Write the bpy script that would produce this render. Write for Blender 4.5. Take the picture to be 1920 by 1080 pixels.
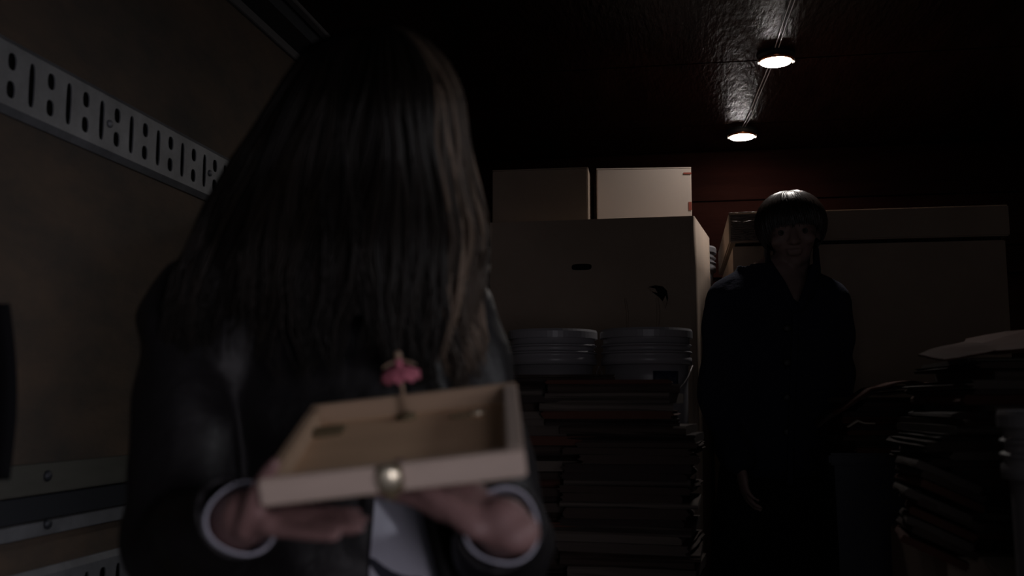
import bpy, bmesh, math, random
from mathutils import Vector, Matrix, noise, Euler
random.seed(7)
R = math.radians
SC = bpy.context.scene
COL = SC.collection
for o in list(bpy.data.objects): bpy.data.objects.remove(o)

# ------------------------------------------------------------------ camera
F = 1867.0
CAM = Vector((0, 0, 1.08)); YAW = R(9.366); PIT = R(6.63)
cd = bpy.data.cameras.new('camera'); cam = bpy.data.objects.new('camera', cd); COL.objects.link(cam)
cam.location = CAM; cam.rotation_euler = Euler((R(90) + PIT, 0, YAW), 'XYZ')
cd.sensor_width = 36; cd.lens = 36 * F / 1920
cd.clip_start = .05
cd.dof.use_dof = True; cd.dof.focus_distance = 3.4; cd.dof.aperture_fstop = 3.2
SC.camera = cam
MC = cam.rotation_euler.to_matrix()
CR, CU, CF = MC @ Vector((1, 0, 0)), MC @ Vector((0, 1, 0)), MC @ Vector((0, 0, -1))
def ray(px, py): return CR * ((px - 960) / F) + CU * ((540 - py) / F) + CF
def C(px, py, d): return CAM + ray(px, py) * d            # point at camera depth d
def P(px, py, Y):                                          # point on the plane y = Y
    r = ray(px, py); return CAM + r * (Y / r.y)
def PX(px, py, X):
    r = ray(px, py); return CAM + r * (X / r.x)

# ------------------------------------------------------------------ view, world, lights
vs = SC.view_settings
SC.display_settings.display_device = 'sRGB'
vs.view_transform = 'Standard'; vs.look = 'None'; vs.gamma = 1; vs.exposure = 0; vs.use_curve_mapping = False
W = bpy.data.worlds.new('night'); SC.world = W; W.use_nodes = True
W.node_tree.nodes['Background'].inputs[0].default_value = (.55, .65, 1, 1)
W.node_tree.nodes['Background'].inputs[1].default_value = .0006
LAMP_POWER = 165.0          # emission of the ceiling puck lenses
def area(name, loc, target, size, power, color, spread=180):
    l = bpy.data.lights.new(name, 'AREA'); l.shape = 'RECTANGLE'; l.size, l.size_y = size
    l.energy = power; l.color = color; l.spread = R(spread)
    o = bpy.data.objects.new(name, l); COL.objects.link(o); o.location = loc
    o.rotation_euler = (Vector(target) - Vector(loc)).to_track_quat('-Z', 'Y').to_euler()
    return o
# dusk light entering through the open rear of the truck far behind the camera, plus an added unseen fill light aimed at the woman from its right
area('rear_door_daylight', (.2, -1.55, 1.25), (.25, 3.4, 1.2), (2.0, 1.7), 2.0, (.95, .93, 1.0), 150)
area('side_fill_light', (.62, -.48, 1.02), (-.62, 1.1, .95), (.4, 1.0), .95, (.97, .90, 1.0), 58)
area('right_wall_light', (1.52, 1.0, 1.62), (-.12, 1.12, 1.02), (.15, .15), .95, (.95, .95, 1.0), 70)

# ------------------------------------------------------------------ materials
def mat(name, col, rough=.6, metal=0, spec=.5, var=0, vscale=6, bump=0, bscale=40, stretch=(1, 1, 1), aniso=0, col2=None, coat=0, attr=None):
    m = bpy.data.materials.new(name); m.use_nodes = True; nt = m.node_tree; N = nt.nodes; L = nt.links
    b = N['Principled BSDF']
    b.inputs['Base Color'].default_value = (*col, 1); b.inputs['Roughness'].default_value = rough
    b.inputs['Metallic'].default_value = metal; b.inputs['Specular IOR Level'].default_value = spec
    if coat: b.inputs['Coat Weight'].default_value = coat; b.inputs['Coat Roughness'].default_value = .12
    if var or bump:
        tc = N.new('ShaderNodeTexCoord'); mp = N.new('ShaderNodeMapping'); mp.inputs['Scale'].default_value = stretch
        L.new(tc.outputs['Object'], mp.inputs[0])
    if var:
        n = N.new('ShaderNodeTexNoise'); n.inputs['Scale'].default_value = vscale; n.inputs['Detail'].default_value = 8
        n.inputs['Roughness'].default_value = .65
        L.new(mp.outputs[0], n.inputs[0])
        r = N.new('ShaderNodeValToRGB'); r.color_ramp.elements[0].position = .3; r.color_ramp.elements[1].position = .72
        c2 = col2 or tuple(c * (1 - var) for c in col)
        r.color_ramp.elements[0].color = (*c2, 1); r.color_ramp.elements[1].color = (*col, 1)
        L.new(n.outputs[0], r.inputs[0]); L.new(r.outputs[0], b.inputs['Base Color'])
    if bump:
        n2 = N.new('ShaderNodeTexNoise'); n2.inputs['Scale'].default_value = bscale; n2.inputs['Detail'].default_value = 5
        L.new(mp.outputs[0], n2.inputs[0])
        bp = N.new('ShaderNodeBump'); bp.inputs['Strength'].default_value = bump; bp.inputs['Distance'].default_value = .01
        L.new(n2.outputs[0], bp.inputs['Height']); L.new(bp.outputs[0], b.inputs['Normal'])
    if attr:
        a = N.new('ShaderNodeAttribute'); a.attribute_name = attr
        L.new(a.outputs['Color'], b.inputs['Base Color'])
    return m
M = {}
M['ply'] = mat('stained_plywood', (.125, .088, .063), .8, var=1, col2=(.062, .054, .047), vscale=2.6, bump=.35, bscale=14, stretch=(1, 1.4, 3), spec=.25)
M['ceil'] = mat('varnished_ceiling_wood', (.020, .0075, .006), .30, var=.6, vscale=3, bump=.5, bscale=16, stretch=(3.5, .9, 1), spec=.5)
M['back'] = mat('red_brown_wood', (.012, .0032, .0022), .9, var=.6, vscale=3, bump=.3, bscale=18, stretch=(.4, 1, 3), spec=.03)
M['floor'] = mat('dark_floorboard', (.09, .065, .05), .8, var=.5, vscale=4, stretch=(4, .5, 1))
M['steel'] = mat('galvanised_steel', (.24, .25, .27), .55, .3, var=.45, vscale=9, bump=.1, bscale=60)
M['dullsteel'] = mat('dull_weathered_steel', (.10, .10, .105), .7, .1)
M['darksteel'] = mat('dark_painted_steel', (.05, .055, .065), .5, .5)
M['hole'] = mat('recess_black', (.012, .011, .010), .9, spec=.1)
M['board'] = mat('grey_green_board', (.10, .10, .085), .8, var=.4, vscale=5, stretch=(1, .5, 3))
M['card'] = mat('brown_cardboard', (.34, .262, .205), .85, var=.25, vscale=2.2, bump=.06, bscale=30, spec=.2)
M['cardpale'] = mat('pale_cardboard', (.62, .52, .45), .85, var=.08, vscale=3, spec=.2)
M['cardred'] = mat('red_print', (.30, .06, .035), .8)
M['tape'] = mat('clear_packing_tape', (.10, .075, .06), .12, bump=.7, bscale=55, stretch=(1, 1, 3.5), spec=.7)
M['bucket'] = mat('translucent_grey_plastic', (.32, .31, .33), .34, var=.15, vscale=4, spec=.5)
M['bucketlabel'] = mat('blue_bucket_print', (.05, .06, .12), .5, var=.8, vscale=60)
M['wire'] = mat('bright_wire', (.55, .5, .5), .35, .6)
M['cable'] = mat('pale_lamp_cable', (.45, .43, .45), .4)
M['blackplastic'] = mat('black_plastic', (.012, .012, .013), .5)
M['copper'] = mat('copper_trim_ring', (.55, .22, .10), .25, .9)
M['clear'] = mat('clear_lens_rim', (.8, .78, .75), .15, .3)
M['tote'] = mat('navy_tote_plastic', (.015, .018, .035), .5)
M['skin'] = mat('skin', (.21, .118, .112), .6, var=.12, vscale=20)
M['skin2'] = mat('skin_man', (.30, .20, .18), .6)  # even skin tone of the man
M['white'] = mat('white_cotton', (.42, .42, .49), .9, bump=.15, bscale=50)
M['leather'] = mat('black_leather', (.010, .009, .010), .50, bump=.3, bscale=38, spec=.22)
M['tee'] = mat('charcoal_knit', (.045, .038, .045), .9)
M['denim'] = mat('dark_denim', (.02, .022, .035), .9)
M['coat'] = mat('navy_wool_coat', (.022, .024, .042), .95, spec=.15, bump=.2, bscale=90)
M['trouser'] = mat('black_trouser', (.008, .008, .010), .9, spec=.15)
M['shoe'] = mat('black_shoe', (.01, .009, .009), .4)
M['eye'] = mat('eyeball', (.10, .09, .085), .5)
M['iris'] = mat('iris', (.03, .018, .01), .2)
M['hairw'] = mat('long_brown_hair', (.06, .035, .02), .5, attr='tint', spec=.18)
M['hairm'] = mat('short_black_hair', (.03, .02, .016), .36, attr='tint', spec=.7)
M['boxwood'] = mat('light_box_wood', (.47, .375, .315), .5, var=.18, vscale=7, stretch=(1, 8, 8), bump=.05, bscale=60)
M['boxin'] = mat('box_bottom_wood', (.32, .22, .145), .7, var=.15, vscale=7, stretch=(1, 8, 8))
M['boxfloor'] = mat('box_floor_wood', (.60, .40, .25), .7, var=.15, vscale=7, stretch=(1, 8, 8))
M['gold'] = mat('polished_brass', (.97, .88, .68), .34, .8)
M['dkbrass'] = mat('aged_brass_plate', (.13, .10, .055), .5, .5)
M['pink'] = mat('pink_tulle', (.32, .085, .12), .8)
M['paleskin'] = mat('painted_doll', (.22, .15, .10), .6)
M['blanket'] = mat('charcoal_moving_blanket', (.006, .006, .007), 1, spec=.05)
M['flapcard'] = mat('cream_cardboard_flap', (.45, .39, .31), .85)
M['ceil'].node_tree.nodes['Principled BSDF'].inputs['IOR'].default_value = 1.10
for i, (c, v) in enumerate([((.10, .08, .07), .4), ((.065, .045, .038), .4), ((.14, .115, .10), .4), ((.10, .040, .028), .4), ((.045, .032, .03), .4)]):
    M['paper%d' % i] = mat('old_newsprint_%d' % i, c, .85, var=v, vscale=9, stretch=(1, 1, 6), spec=.2)
em = bpy.data.materials.new('lit_lamp_lens'); em.use_nodes = True
b_ = em.node_tree.nodes['Principled BSDF']; b_.inputs['Emission Color'].default_value = (1, .93, .88, 1); b_.inputs['Emission Strength'].default_value = LAMP_POWER
M['lens'] = em

# ------------------------------------------------------------------ helpers
def tag(o, label=None, cat=None, group=None, kind=None):
    if label: o['label'] = label
    if cat: o['category'] = cat
    if group: o['group'] = group
    if kind: o['kind'] = kind
    return o
def link(name, me, m, parent=None, smooth=False):
    if m is not None and not me.materials: me.materials.append(m)
    if smooth:
        for p in me.polygons: p.use_smooth = True
    o = bpy.data.objects.new(name, me); COL.objects.link(o)
    if parent: o.parent = parent
    return o
def fin(name, bm, m, parent=None, smooth=False):
    bmesh.ops.recalc_face_normals(bm, faces=bm.faces[:])
    me = bpy.data.meshes.new(name); bm.to_mesh(me); bm.free()
    return link(name, me, m, parent, smooth)
def thing(name, loc, label, cat, group=None, rz=0, rot=None):
    o = bpy.data.objects.new(name, None); COL.objects.link(o); o.location = loc
    o.rotation_euler = rot or (0, 0, rz); o.empty_display_size = .05
    return tag(o, label, cat, group)
def box(bm, a, b, bev=0, mtx=None):
    x0, y0, z0 = a; x1, y1, z1 = b
    r = bmesh.ops.create_cube(bm, size=1)
    vs_ = r['verts']
    for v in vs_:
        v.co = Vector(((x0 + x1) / 2 + v.co.x * (x1 - x0), (y0 + y1) / 2 + v.co.y * (y1 - y0), (z0 + z1) / 2 + v.co.z * (z1 - z0)))
    if bev:
        es = list({e for v in vs_ for e in v.link_edges})
        g = bmesh.ops.bevel(bm, geom=es, offset=bev, segments=2, affect='EDGES', clamp_overlap=True)
        vs_ = list({v for f in g['faces'] for v in f.verts} | {v for v in vs_ if v.is_valid})
    if mtx:
        for v in vs_: v.co = mtx @ v.co
    return vs_
def boxo(name, a, b, m, parent=None, bev=0):
    bm = bmesh.new(); box(bm, a, b, bev); return fin(name, bm, m, parent)
def lathe(bm, prof, n=32, c=(0, 0, 0), cap=True):
    rings = []
    for r, z in prof:
        rings.append([bm.verts.new((c[0] + r * math.cos(2 * math.pi * i / n), c[1] + r * math.sin(2 * math.pi * i / n), c[2] + z)) for i in range(n)])
    for a, b in zip(rings, rings[1:]):
        for i in range(n): bm.faces.new((a[i], a[(i + 1) % n], b[(i + 1) % n], b[i]))
    if cap: bm.faces.new(rings[0][::-1]); bm.faces.new(rings[-1])
def tube(bm, pts, rad, n=12, up=None, caps=True):
    """sweep an ellipse (ra across, rb along up) along pts with rounded ends"""
    pts = [Vector(p) for p in pts]
    rad = [(r, r) if not isinstance(r, (tuple, list)) else r for r in (rad if isinstance(rad, list) else [rad] * len(pts))]
    T = []
    for i in range(len(pts)):
        t = (pts[min(i + 1, len(pts) - 1)] - pts[max(i - 1, 0)]); T.append(t.normalized() if t.length > 1e-9 else Vector((0, 0, 1)))
    U = Vector(up) if up else (Vector((0, 0, 1)) if abs(T[0].z) < .9 else Vector((0, 1, 0)))
    st = []
    if caps:
        r0 = min(rad[0])
        for k in (.98, .75, .4): st.append((pts[0] - T[0] * r0 * k, T[0], rad[0], math.sqrt(max(0, 1 - k * k))))
    for p, t, r in zip(pts, T, rad): st.append((p, t, r, 1))
    if caps:
        r0 = min(rad[-1])
        for k in (.4, .75, .98): st.append((pts[-1] + T[-1] * r0 * k, T[-1], rad[-1], math.sqrt(max(0, 1 - k * k))))
    rings = []
    for p, t, r, s in st:
        s_ = t.cross(U)
        if s_.length < 1e-4: s_ = t.orthogonal()
        s_.normalize(); u = s_.cross(t).normalized()
        rings.append([bm.verts.new(p + s_ * (math.cos(2 * math.pi * i / n) * r[0] * s) + u * (math.sin(2 * math.pi * i / n) * r[1] * s)) for i in range(n)])
    for a, b in zip(rings, rings[1:]):
        for i in range(n): bm.faces.new((a[i], a[(i + 1) % n], b[(i + 1) % n], b[i]))
    bm.faces.new(rings[0][::-1]); bm.faces.new(rings[-1])
def ell(bm, c, r, mtx=None, n=16):
    g = bmesh.ops.create_uvsphere(bm, u_segments=n, v_segments=n // 2 + 2, radius=1)
    for v in g['verts']:
        q = Vector((v.co.x * r[0], v.co.y * r[1], v.co.z * r[2]))
        v.co = Vector(c) + (mtx @ q if mtx else q)
def baked(bm, voxel, smooth=4, disp=None):
    """voxel-union everything in bm into one continuous smooth skin"""
    me = bpy.data.meshes.new('tmp'); bmesh.ops.recalc_face_normals(bm, faces=bm.faces[:]); bm.to_mesh(me); bm.free()
    o = bpy.data.objects.new('tmp', me); COL.objects.link(o)
    m = o.modifiers.new('r', 'REMESH'); m.mode = 'VOXEL'; m.voxel_size = voxel
    m = o.modifiers.new('s', 'SMOOTH'); m.factor = .5; m.iterations = smooth
    dg = bpy.context.evaluated_depsgraph_get(); dg.update()
    out = bpy.data.meshes.new_from_object(o.evaluated_get(dg))
    bpy.data.objects.remove(o); bpy.data.meshes.remove(me)
    if disp:
        nn_ = [v.normal.copy() for v in out.vertices]
        for v, q in zip(out.vertices, nn_): v.co = v.co + q * disp(v.co)
    return out
def trim_mesh(me, kill):
    b = bmesh.new(); b.from_mesh(me)
    bmesh.ops.delete(b, geom=[f for f in b.faces if kill(f.calc_center_median(), f.normal)], context='FACES')
    for _ in range(6):
        bd = [v for v in b.verts if v.is_boundary]; bmesh.ops.smooth_vert(b, verts=bd, factor=.5, use_axis_x=True, use_axis_y=True, use_axis_z=True)
    b.to_mesh(me); b.free(); return me
def solid(o, t):
    m = o.modifiers.new('thickness', 'SOLIDIFY'); m.thickness = t; m.offset = 0
def plate(bm, outer, holes, y0, th):
    """flat plate in xz with holes, extruded by th in +y"""
    es = []
    for loop in [outer] + holes:
        vv = [bm.verts.new((x, y0, z)) for x, z in loop]
        es += [bm.edges.new((vv[i], vv[(i + 1) % len(vv)])) for i in range(len(vv))]
    g = bmesh.ops.triangle_fill(bm, use_beauty=True, edges=es)
    fs = [f for f in g['geom'] if isinstance(f, bmesh.types.BMFace)]
    e = bmesh.ops.extrude_face_region(bm, geom=fs)
    for v in e['geom']:
        if isinstance(v, bmesh.types.BMVert): v.co.y += th
def oval(cx, cz, rx, rz, n=12, p=2.0):
    o = []
    for i in range(n):
        a = 2 * math.pi * i / n; c, s = math.cos(a), math.sin(a)
        o.append((cx + rx * math.copysign(abs(c) ** (2 / p), c), cz + rz * math.copysign(abs(s) ** (2 / p), s)))
    return o

# ------------------------------------------------------------------ room shell: the inside of a cargo truck
XL, XR, YB, YF, ZC = -1.25, 1.65, 4.87, -1.6, 2.31
def struct(o): o['kind'] = 'structure'; return o
fl = struct(boxo('floor', (XL - .1, YF, -.08), (XR + .1, YB + .1, -.02), M['floor']))
x = XL; k = 0
while x < XR - .02:
    boxo('floorboard', (x + .003, YF, -.02), (min(x + .142, XR), YB, 0), M['floor'], fl); x += .145
wl = struct(boxo('wall_left', (XL - .1, YF, -.02), (XL - .018, YB, ZC + .05), M['ply']))
for y0, y1 in ((YF, -.38), (-.38, .84), (.84, 3.28), (3.28, YB)):
    boxo('plywood_panel', (XL - .018, y0 + .002, 0), (XL, y1 - .002, ZC - .004), M['ply'], wl, .0015)
wr = struct(boxo('wall_right', (XR + .018, YF, -.02), (XR + .1, YB, ZC + .05), M['ply']))
for y0, y1 in ((YF, .84), (.84, 3.28), (3.28, YB)):
    boxo('plywood_panel', (XR, y0 + .002, 0), (XR + .018, y1 - .002, ZC - .004), M['ply'], wr, .0015)
wb = struct(boxo('wall_back', (XL - .1, YB + .02, -.02), (XR + .1, YB + .1, ZC + .05), M['back']))
z = 0.0
for h in (.28, .28, .28, .28, .28, .28, .13, .25, .25):
    z1 = min(z + h, ZC - .004)
    boxo('plank', (XL, YB - (.012 if abs(h - .13) < .01 else 0), z + .003), (XR, YB + .02, z1 - .003), M['back'], wb, .002); z = z1
ce = struct(boxo('ceiling', (XL - .1, YF, ZC + .018), (XR + .1, YB + .1, ZC + .08), M['ceil']))
ys = [YF, -.6, .24, 1.08, 1.92, 2.74, 3.57, 4.40, YB]
for y0, y1 in zip(ys, ys[1:]):
    boxo('ceiling_panel', (XL, y0 + .004, ZC), (XR, y1 - .004, ZC + .018), M['ceil'], ce, .002)
# cove trim along the top left corner (two bright edges with a dark channel between)
t1 = struct(boxo('trim_1', (XL, YF, ZC - .085), (XL + .012, 4.8, ZC - .055), M['dullsteel'], None, .002))
boxo('channel', (XL + .004, YF, ZC - .055), (XL + .09, 4.8, ZC - .001), M['darksteel'], t1)
t2 = struct(boxo('trim_2', (XL + .10, YF, ZC - .016), (XL + .125, 4.8, ZC - .001), M['dullsteel'], None, .002))

# lashing rails on the left wall (pressed steel, one long slot alternating with a pair of short ones)
def lashing_rail(z0, z1, y_first, label, ya, yb, m):
    per = .1208
    t = thing('lashing_rail', (XL, y_first, z0), label, 'rail', 'lashing rails on the left wall', R(90))
    h = z1 - z0
    bm = bmesh.new()
    i0 = int((ya - y_first) / per); i1 = int((yb - y_first) / per)
    for i in range(i0, i1):
        c = i * per
        o = [(c - per / 4, h * .09), (c + per * .75, h * .09), (c + per * .75, h * .91), (c - per / 4, h * .91)]
        hs = [oval(c, h * .5, .0095, h * .30, 14, 3.5), oval(c + per / 2, h * .685, .0125, h * .115, 12, 2.6), oval(c + per / 2, h * .315, .0125, h * .115, 12, 2.6)]
        plate(bm, o, hs, -.016, .003)
    bmesh.ops.remove_doubles(bm, verts=bm.verts[:], dist=1e-5)
    fin('slotted_face', bm, m, t)
    L0, L1 = i0 * per - per / 4, (i1 - 1) * per + per * .75
    for nm, za, zb, s in (('lower_flange', 0, h * .09, 0), ('upper_flange', h * .91, h, 1)):
        bm = bmesh.new()
        if s: prof = [(-.016, za), (-.013, za), (-.001, zb - .004), (-.001, zb), (-.005, zb)]
        else: prof = [(-.016, zb), (-.013, zb), (-.001, .004), (-.001, 0), (-.005, 0)]
        a = [bm.verts.new((L0, y, zz)) for y, zz in prof]; b = [bm.verts.new((L1, y, zz)) for y, zz in prof]
        n = len(prof)
        for q in range(n): bm.faces.new((a[q], a[(q + 1) % n], b[(q + 1) % n], b[q]))
        bm.faces.new(a); bm.faces.new(b[::-1]); fin(nm, bm, m, t)
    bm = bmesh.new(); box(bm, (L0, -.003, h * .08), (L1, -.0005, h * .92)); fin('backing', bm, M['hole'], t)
    for i in range(i0, i1, 4):
        bm = bmesh.new(); lathe(bm, [(.009, 0), (.009, .003), (.006, .006), (.001, .007)], 12)
        bmesh.ops.rotate(bm, verts=bm.verts[:], cent=(0, 0, 0), matrix=Matrix.Rotation(R(90), 3, 'X'))
        bmesh.ops.translate(bm, verts=bm.verts[:], vec=(i * per + per / 4, -.016, h * .5)); fin('rivet', bm, m, t, True)
    return t
pa, pb = PX(40, 86, XL), PX(40, 222, XL)
y_first = PX(46, 160, XL).y
za = PX(0, 66, XL).z; zb = PX(0, 212, XL).z
lashing_rail(zb, za, y_first, 'grey slotted steel lashing rail high on left plywood wall', .4, 4.6, M['steel'])
zl = PX(290, 1009, XL).z
lashing_rail(zl - .145, zl, PX(150, 1070, XL).y, 'dim slotted steel lashing rail low on left wall under grey strip', .4, 4.6, M['steel'])
# rub board, dark channel and bright strip below
def band(name, ytop, ybot, proud, m, label, cat, bolts=()):
    a = PX(290, ytop, XL).z; b = PX(290, ybot, XL).z
    t = thing(name, (XL, 0, b), label, cat)
    boxo('rail_body' if cat == 'rail' else 'plank', (0, .2, 0), (proud, 4.7, a - b), m, t, .002)
    for px, py in bolts:
        q = PX(px, py, XL + proud)
        bm = bmesh.new(); lathe(bm, [(.011, 0), (.011, .004), (.006, .008), (.001, .009)], 10)
        bmesh.ops.rotate(bm, verts=bm.verts[:], cent=(0, 0, 0), matrix=Matrix.Rotation(R(90), 3, 'Y'))
        bmesh.ops.translate(bm, verts=bm.verts[:], vec=(proud, q.y, q.z - b)); fin('bolt', bm, M['darksteel'], t, True)
band('rub_board', 848, 894, .020, M['board'], 'grey green wooden rub board bolted along lower left wall', 'board', ((268, 866), (88, 892)))
band('wall_channel', 897, 934, .012, M['darksteel'], 'dark blue steel channel between rub board and grey strip', 'rail')
band('wall_strip', 936, 957, .024, M['steel'], 'smooth unslotted grey steel strip on lower left wall', 'rail', ((266, 946), (88, 982)))

# ------------------------------------------------------------------ ceiling puck lamps and cable
def puck(px, py, Y, label):
    q = P(px, py, Y); t = thing('puck_lamp', (q.x, q.y, ZC), label, 'lamp', 'round puck lamps on the ceiling')
    bm = bmesh.new(); lathe(bm, [(.066, 0), (.066, -.012), (.060, -.022), (.056, -.026)], 40); fin('housing', bm, M['blackplastic'], t, False)
    bm = bmesh.new(); lathe(bm, [(.061, -.0225), (.062, -.028), (.058, -.034), (.054, -.034), (.052, -.026)], 40, cap=False); fin('trim_ring', bm, M['copper'], t, True)
    bm = bmesh.new(); lathe(bm, [(.053, -.0345), (.050, -.0375), (.036, -.040), (.018, -.0425), (.002, -.044)], 40); fin('lens', bm, M['lens'], t, True)
    for s in (-1, 1):
        boxo('clip', (s * .060 - .004, -.006, -.040), (s * .060 + .004, .006, -.024), M['clear'], t, .001)
    return q
q1 = puck(1455, 120, 3.5, 'larger lit round puck lamp on ceiling, nearer one above the man')
q2 = puck(1391, 251, 4.5, 'smaller lit round puck lamp on ceiling, farther one near back wall')
def cable(pts, label, r=.0022):
    bm = bmesh.new()
    for dx in (-.006, .006):
        tube(bm, [Vector(p) + Vector((dx, 0, 0)) for p in pts], r, 6)
    return tag(fin('lamp_cable', bm, M['cable'], None, True), label, 'cable', 'twin cables feeding the puck lamps')
cable([(q1.x - .002, q1.y - .067, ZC - .004), (q1.x + .0, 3.2, ZC - .007), (q1.x + .01, 2.9, ZC - .003), (q1.x + .0, 2.4, ZC - .006), (q1.x, 1.2, ZC - .003)], 'pale twin cable running forward from the nearer puck lamp')
cable([(q2.x + .004, q2.y - .067, ZC - .004), (q2.x + .02, 4.25, ZC - .006), (q2.x + .03, 4.0, ZC - .003), (q1.x - .004, q1.y + .067, ZC - .004)], 'pale twin cable between the two puck lamps')

# ------------------------------------------------------------------ cardboard boxes
def side_rot(rz): return Matrix.Rotation(rz, 4, 'Z')
# tall brown box: front face right edge at px 1300, rotated a little so that its right side shows
BY = 3.30
fr = P(1300, 405, BY); topz = fr.z; wide = fr.x - P(918, 405, BY).x
bb = thing('tall_cardboard_box', (fr.x, BY, 0), 'tall brown cardboard box with torn front behind the white tubs', 'box', None, R(-1))
bm = bmesh.new()
def loc(px, py):
    q = P(px, py, BY); return (q.x - fr.x, q.z)
hx, hz = loc(1090, 500); tx, tz = loc(1240, 548)
torn = [(tx - .045, tz + .018), (tx - .02, tz + .024), (tx + .005, tz + .020), (tx + .018, tz + .006), (tx + .022, tz - .02), (tx + .012, tz - .055), (tx + .004, tz - .03), (tx - .006, tz - .018), (tx - .03, tz + .002)]
plate(bm, [(-wide, .01), (-.001, .01), (-.001, topz), (-wide, topz)], [oval(hx, hz, .034, .011, 14, 3.5), torn], 0, .006)
fin('front_panel', bm, M['card'], bb)
D = .46
boxo('inside_shade', (-wide + .01, .03, .02), (-.01, .035, topz - .01), M['hole'], bb)  # black sheet behind the holes, its colour standing in for the shade inside
bm = bmesh.new()                                               # bowed right side panel
n = 10
grid = [[None] * (n + 1) for _ in range(n + 1)]
for i in range(n + 1):
    for j in range(n + 1):
        u, v = i / n, j / n
        bow = .016 * math.sin(math.pi * u) * math.sin(math.pi * min(1, (1 - v) * 1.1)) + .055 * u
        grid[i][j] = bm.verts.new((bow, u * D, .01 + v * (topz - .01)))
for i in range(n):
    for j in range(n): bm.faces.new((grid[i][j], grid[i + 1][j], grid[i + 1][j + 1], grid[i][j + 1]))
sp = fin('side_panel', bm, M['card'], bb, True); solid(sp, .006)
boxo('left_panel', (-wide, .007, .01), (-wide + .006, D, topz), M['card'], bb)
boxo('rear_panel', (-wide, D - .006, .01), (.052, D, topz), M['card'], bb)
for y0, y1 in ((.002, D / 2 - .002), (D / 2 + .002, D - .002)):
    boxo('top_flap', (-wide + .002, y0, topz - .004), (-.002, y1, topz + .001), M['card'], bb)
boxo('seam_strip', (-.045, -.003, .02), (-.012, .0, topz - .004), M['card'], bb, .001)
bm = bmesh.new()
for a in ([(tx - .045, tz + .018), (tx - .02, tz + .012), (tx - .012, tz - .002), (tx - .03, tz + .002)], [(tx + .004, tz - .03), (tx + .012, tz - .055), (tx + .018, tz - .03), (tx + .014, tz - .012)]):
    f_ = bm.faces.new([bm.verts.new((x, -.004 - .01 * (k_ % 2), zz)) for k_, (x, zz) in enumerate(a)])
fl_ = fin('torn_flap', bm, M['card'], bb); solid(fl_, .003)
def dent(px0, py0, px1, py1, w):
    a, b = loc(px0, py0), loc(px1, py1)
    bm = bmesh.new(); tube(bm, [(a[0], .001, a[1]), ((a[0] + b[0]) / 2 + .004, -.001, (a[1] + b[1]) / 2), (b[0], .001, b[1])], [(w, .004)] * 3, 8, up=(0, 1, 0)); fin('crease', bm, M['card'], bb, True)
dent(1172, 560, 1176, 612, .004); dent(1232, 560, 1233, 612, .006)
# hidden tall box behind it
b2 = thing('cardboard_box', (-.9, 3.80, 0), 'brown cardboard box behind the tall torn box carrying the small boxes', 'box')
boxo('body', (0, 0, 0), (.90, .24, topz - .01), M['card'], b2, .003); boxo('top_flap', (0, .0, topz - .01), (.90, .118, topz - .004), M['card'], b2); boxo('top_flap', (0, .122, topz - .01), (.90, .24, topz - .004), M['card'], b2)
# two small boxes on top
def small_box(pxa, pxb, Y, rz, depth, label, m, red):
    a = P(pxa, 320, Y); b = P(pxb, 320, Y); w = b.x - a.x; z0 = topz + .003; h = a.z - z0
    t = thing('small_cardboard_box', (b.x, Y, z0), label, 'box', 'small cardboard boxes on the tall box', rz)
    boxo('body', (-w, 0, 0), (0, depth, h - .003), m, t, .003)
    for y0, y1 in ((0, depth / 2 - .001), (depth / 2 + .001, depth)): boxo('top_flap', (-w, y0, h - .004), (0, y1, h), m, t)
    boxo('top_tape', (-w / 2 - .4 * w, depth / 2 - .02, h), (-w / 2 + .4 * w, depth / 2 + .02, h + .001), M['tape'], t)
    if red:
        boxo('corner_tab', (-.028, -.0015, h - .026), (.0005, 0, h - .020), M['cardred'], t)
        boxo('red_mark', (-.012, -.0012, .075), (-.001, 0, .105), M['cardred'], t)
    return t
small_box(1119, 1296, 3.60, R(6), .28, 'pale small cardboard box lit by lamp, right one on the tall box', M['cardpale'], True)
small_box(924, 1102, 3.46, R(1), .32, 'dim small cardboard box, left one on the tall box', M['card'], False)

# wide flat lidded box at the right behind the man
GY = 3.42
g0, g1 = P(1366, 399, GY), P(1892, 399, GY); gl = P(1366, 455, GY).z
gb = thing('wide_cardboard_box', (g0.x, GY, 0), 'wide lidded cardboard box standing behind the man', 'box')
gw = g1.x - g0.x; GD = .88
boxo('body', (.012, .012, .01), (gw - .012, GD - .012, gl - .012), M['card'], gb, .003)
boxo('lid_gap_shade', (.022, .022, gl - .013), (gw - .022, GD - .022, gl + .02), M['hole'], gb)  # black strip under the lid: the lid edge's shadow put into the colour
boxo('lid', (0, 0, gl), (gw, GD, g0.z), M['card'], gb, .004)
ta, tb = P(1369, 404, GY), P(1438, 450, GY)
bm = bmesh.new()
nx, nz = 14, 9
vv = [[bm.verts.new((ta.x - g0.x + (tb.x - ta.x) * i / nx, -.0015 - .004 * abs(noise.noise((i * .6, j * 1.1, 3))), tb.z + (ta.z - tb.z) * j / nz)) for j in range(nz + 1)] for i in range(nx + 1)]
for i in range(nx):
    for j in range(nz): bm.faces.new((vv[i][j], vv[i + 1][j], vv[i + 1][j + 1], vv[i][j + 1]))
tp = fin('packing_tape', bm, M['tape'], gb, True); tp['label'] = 'shiny wrinkled clear tape'
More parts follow.
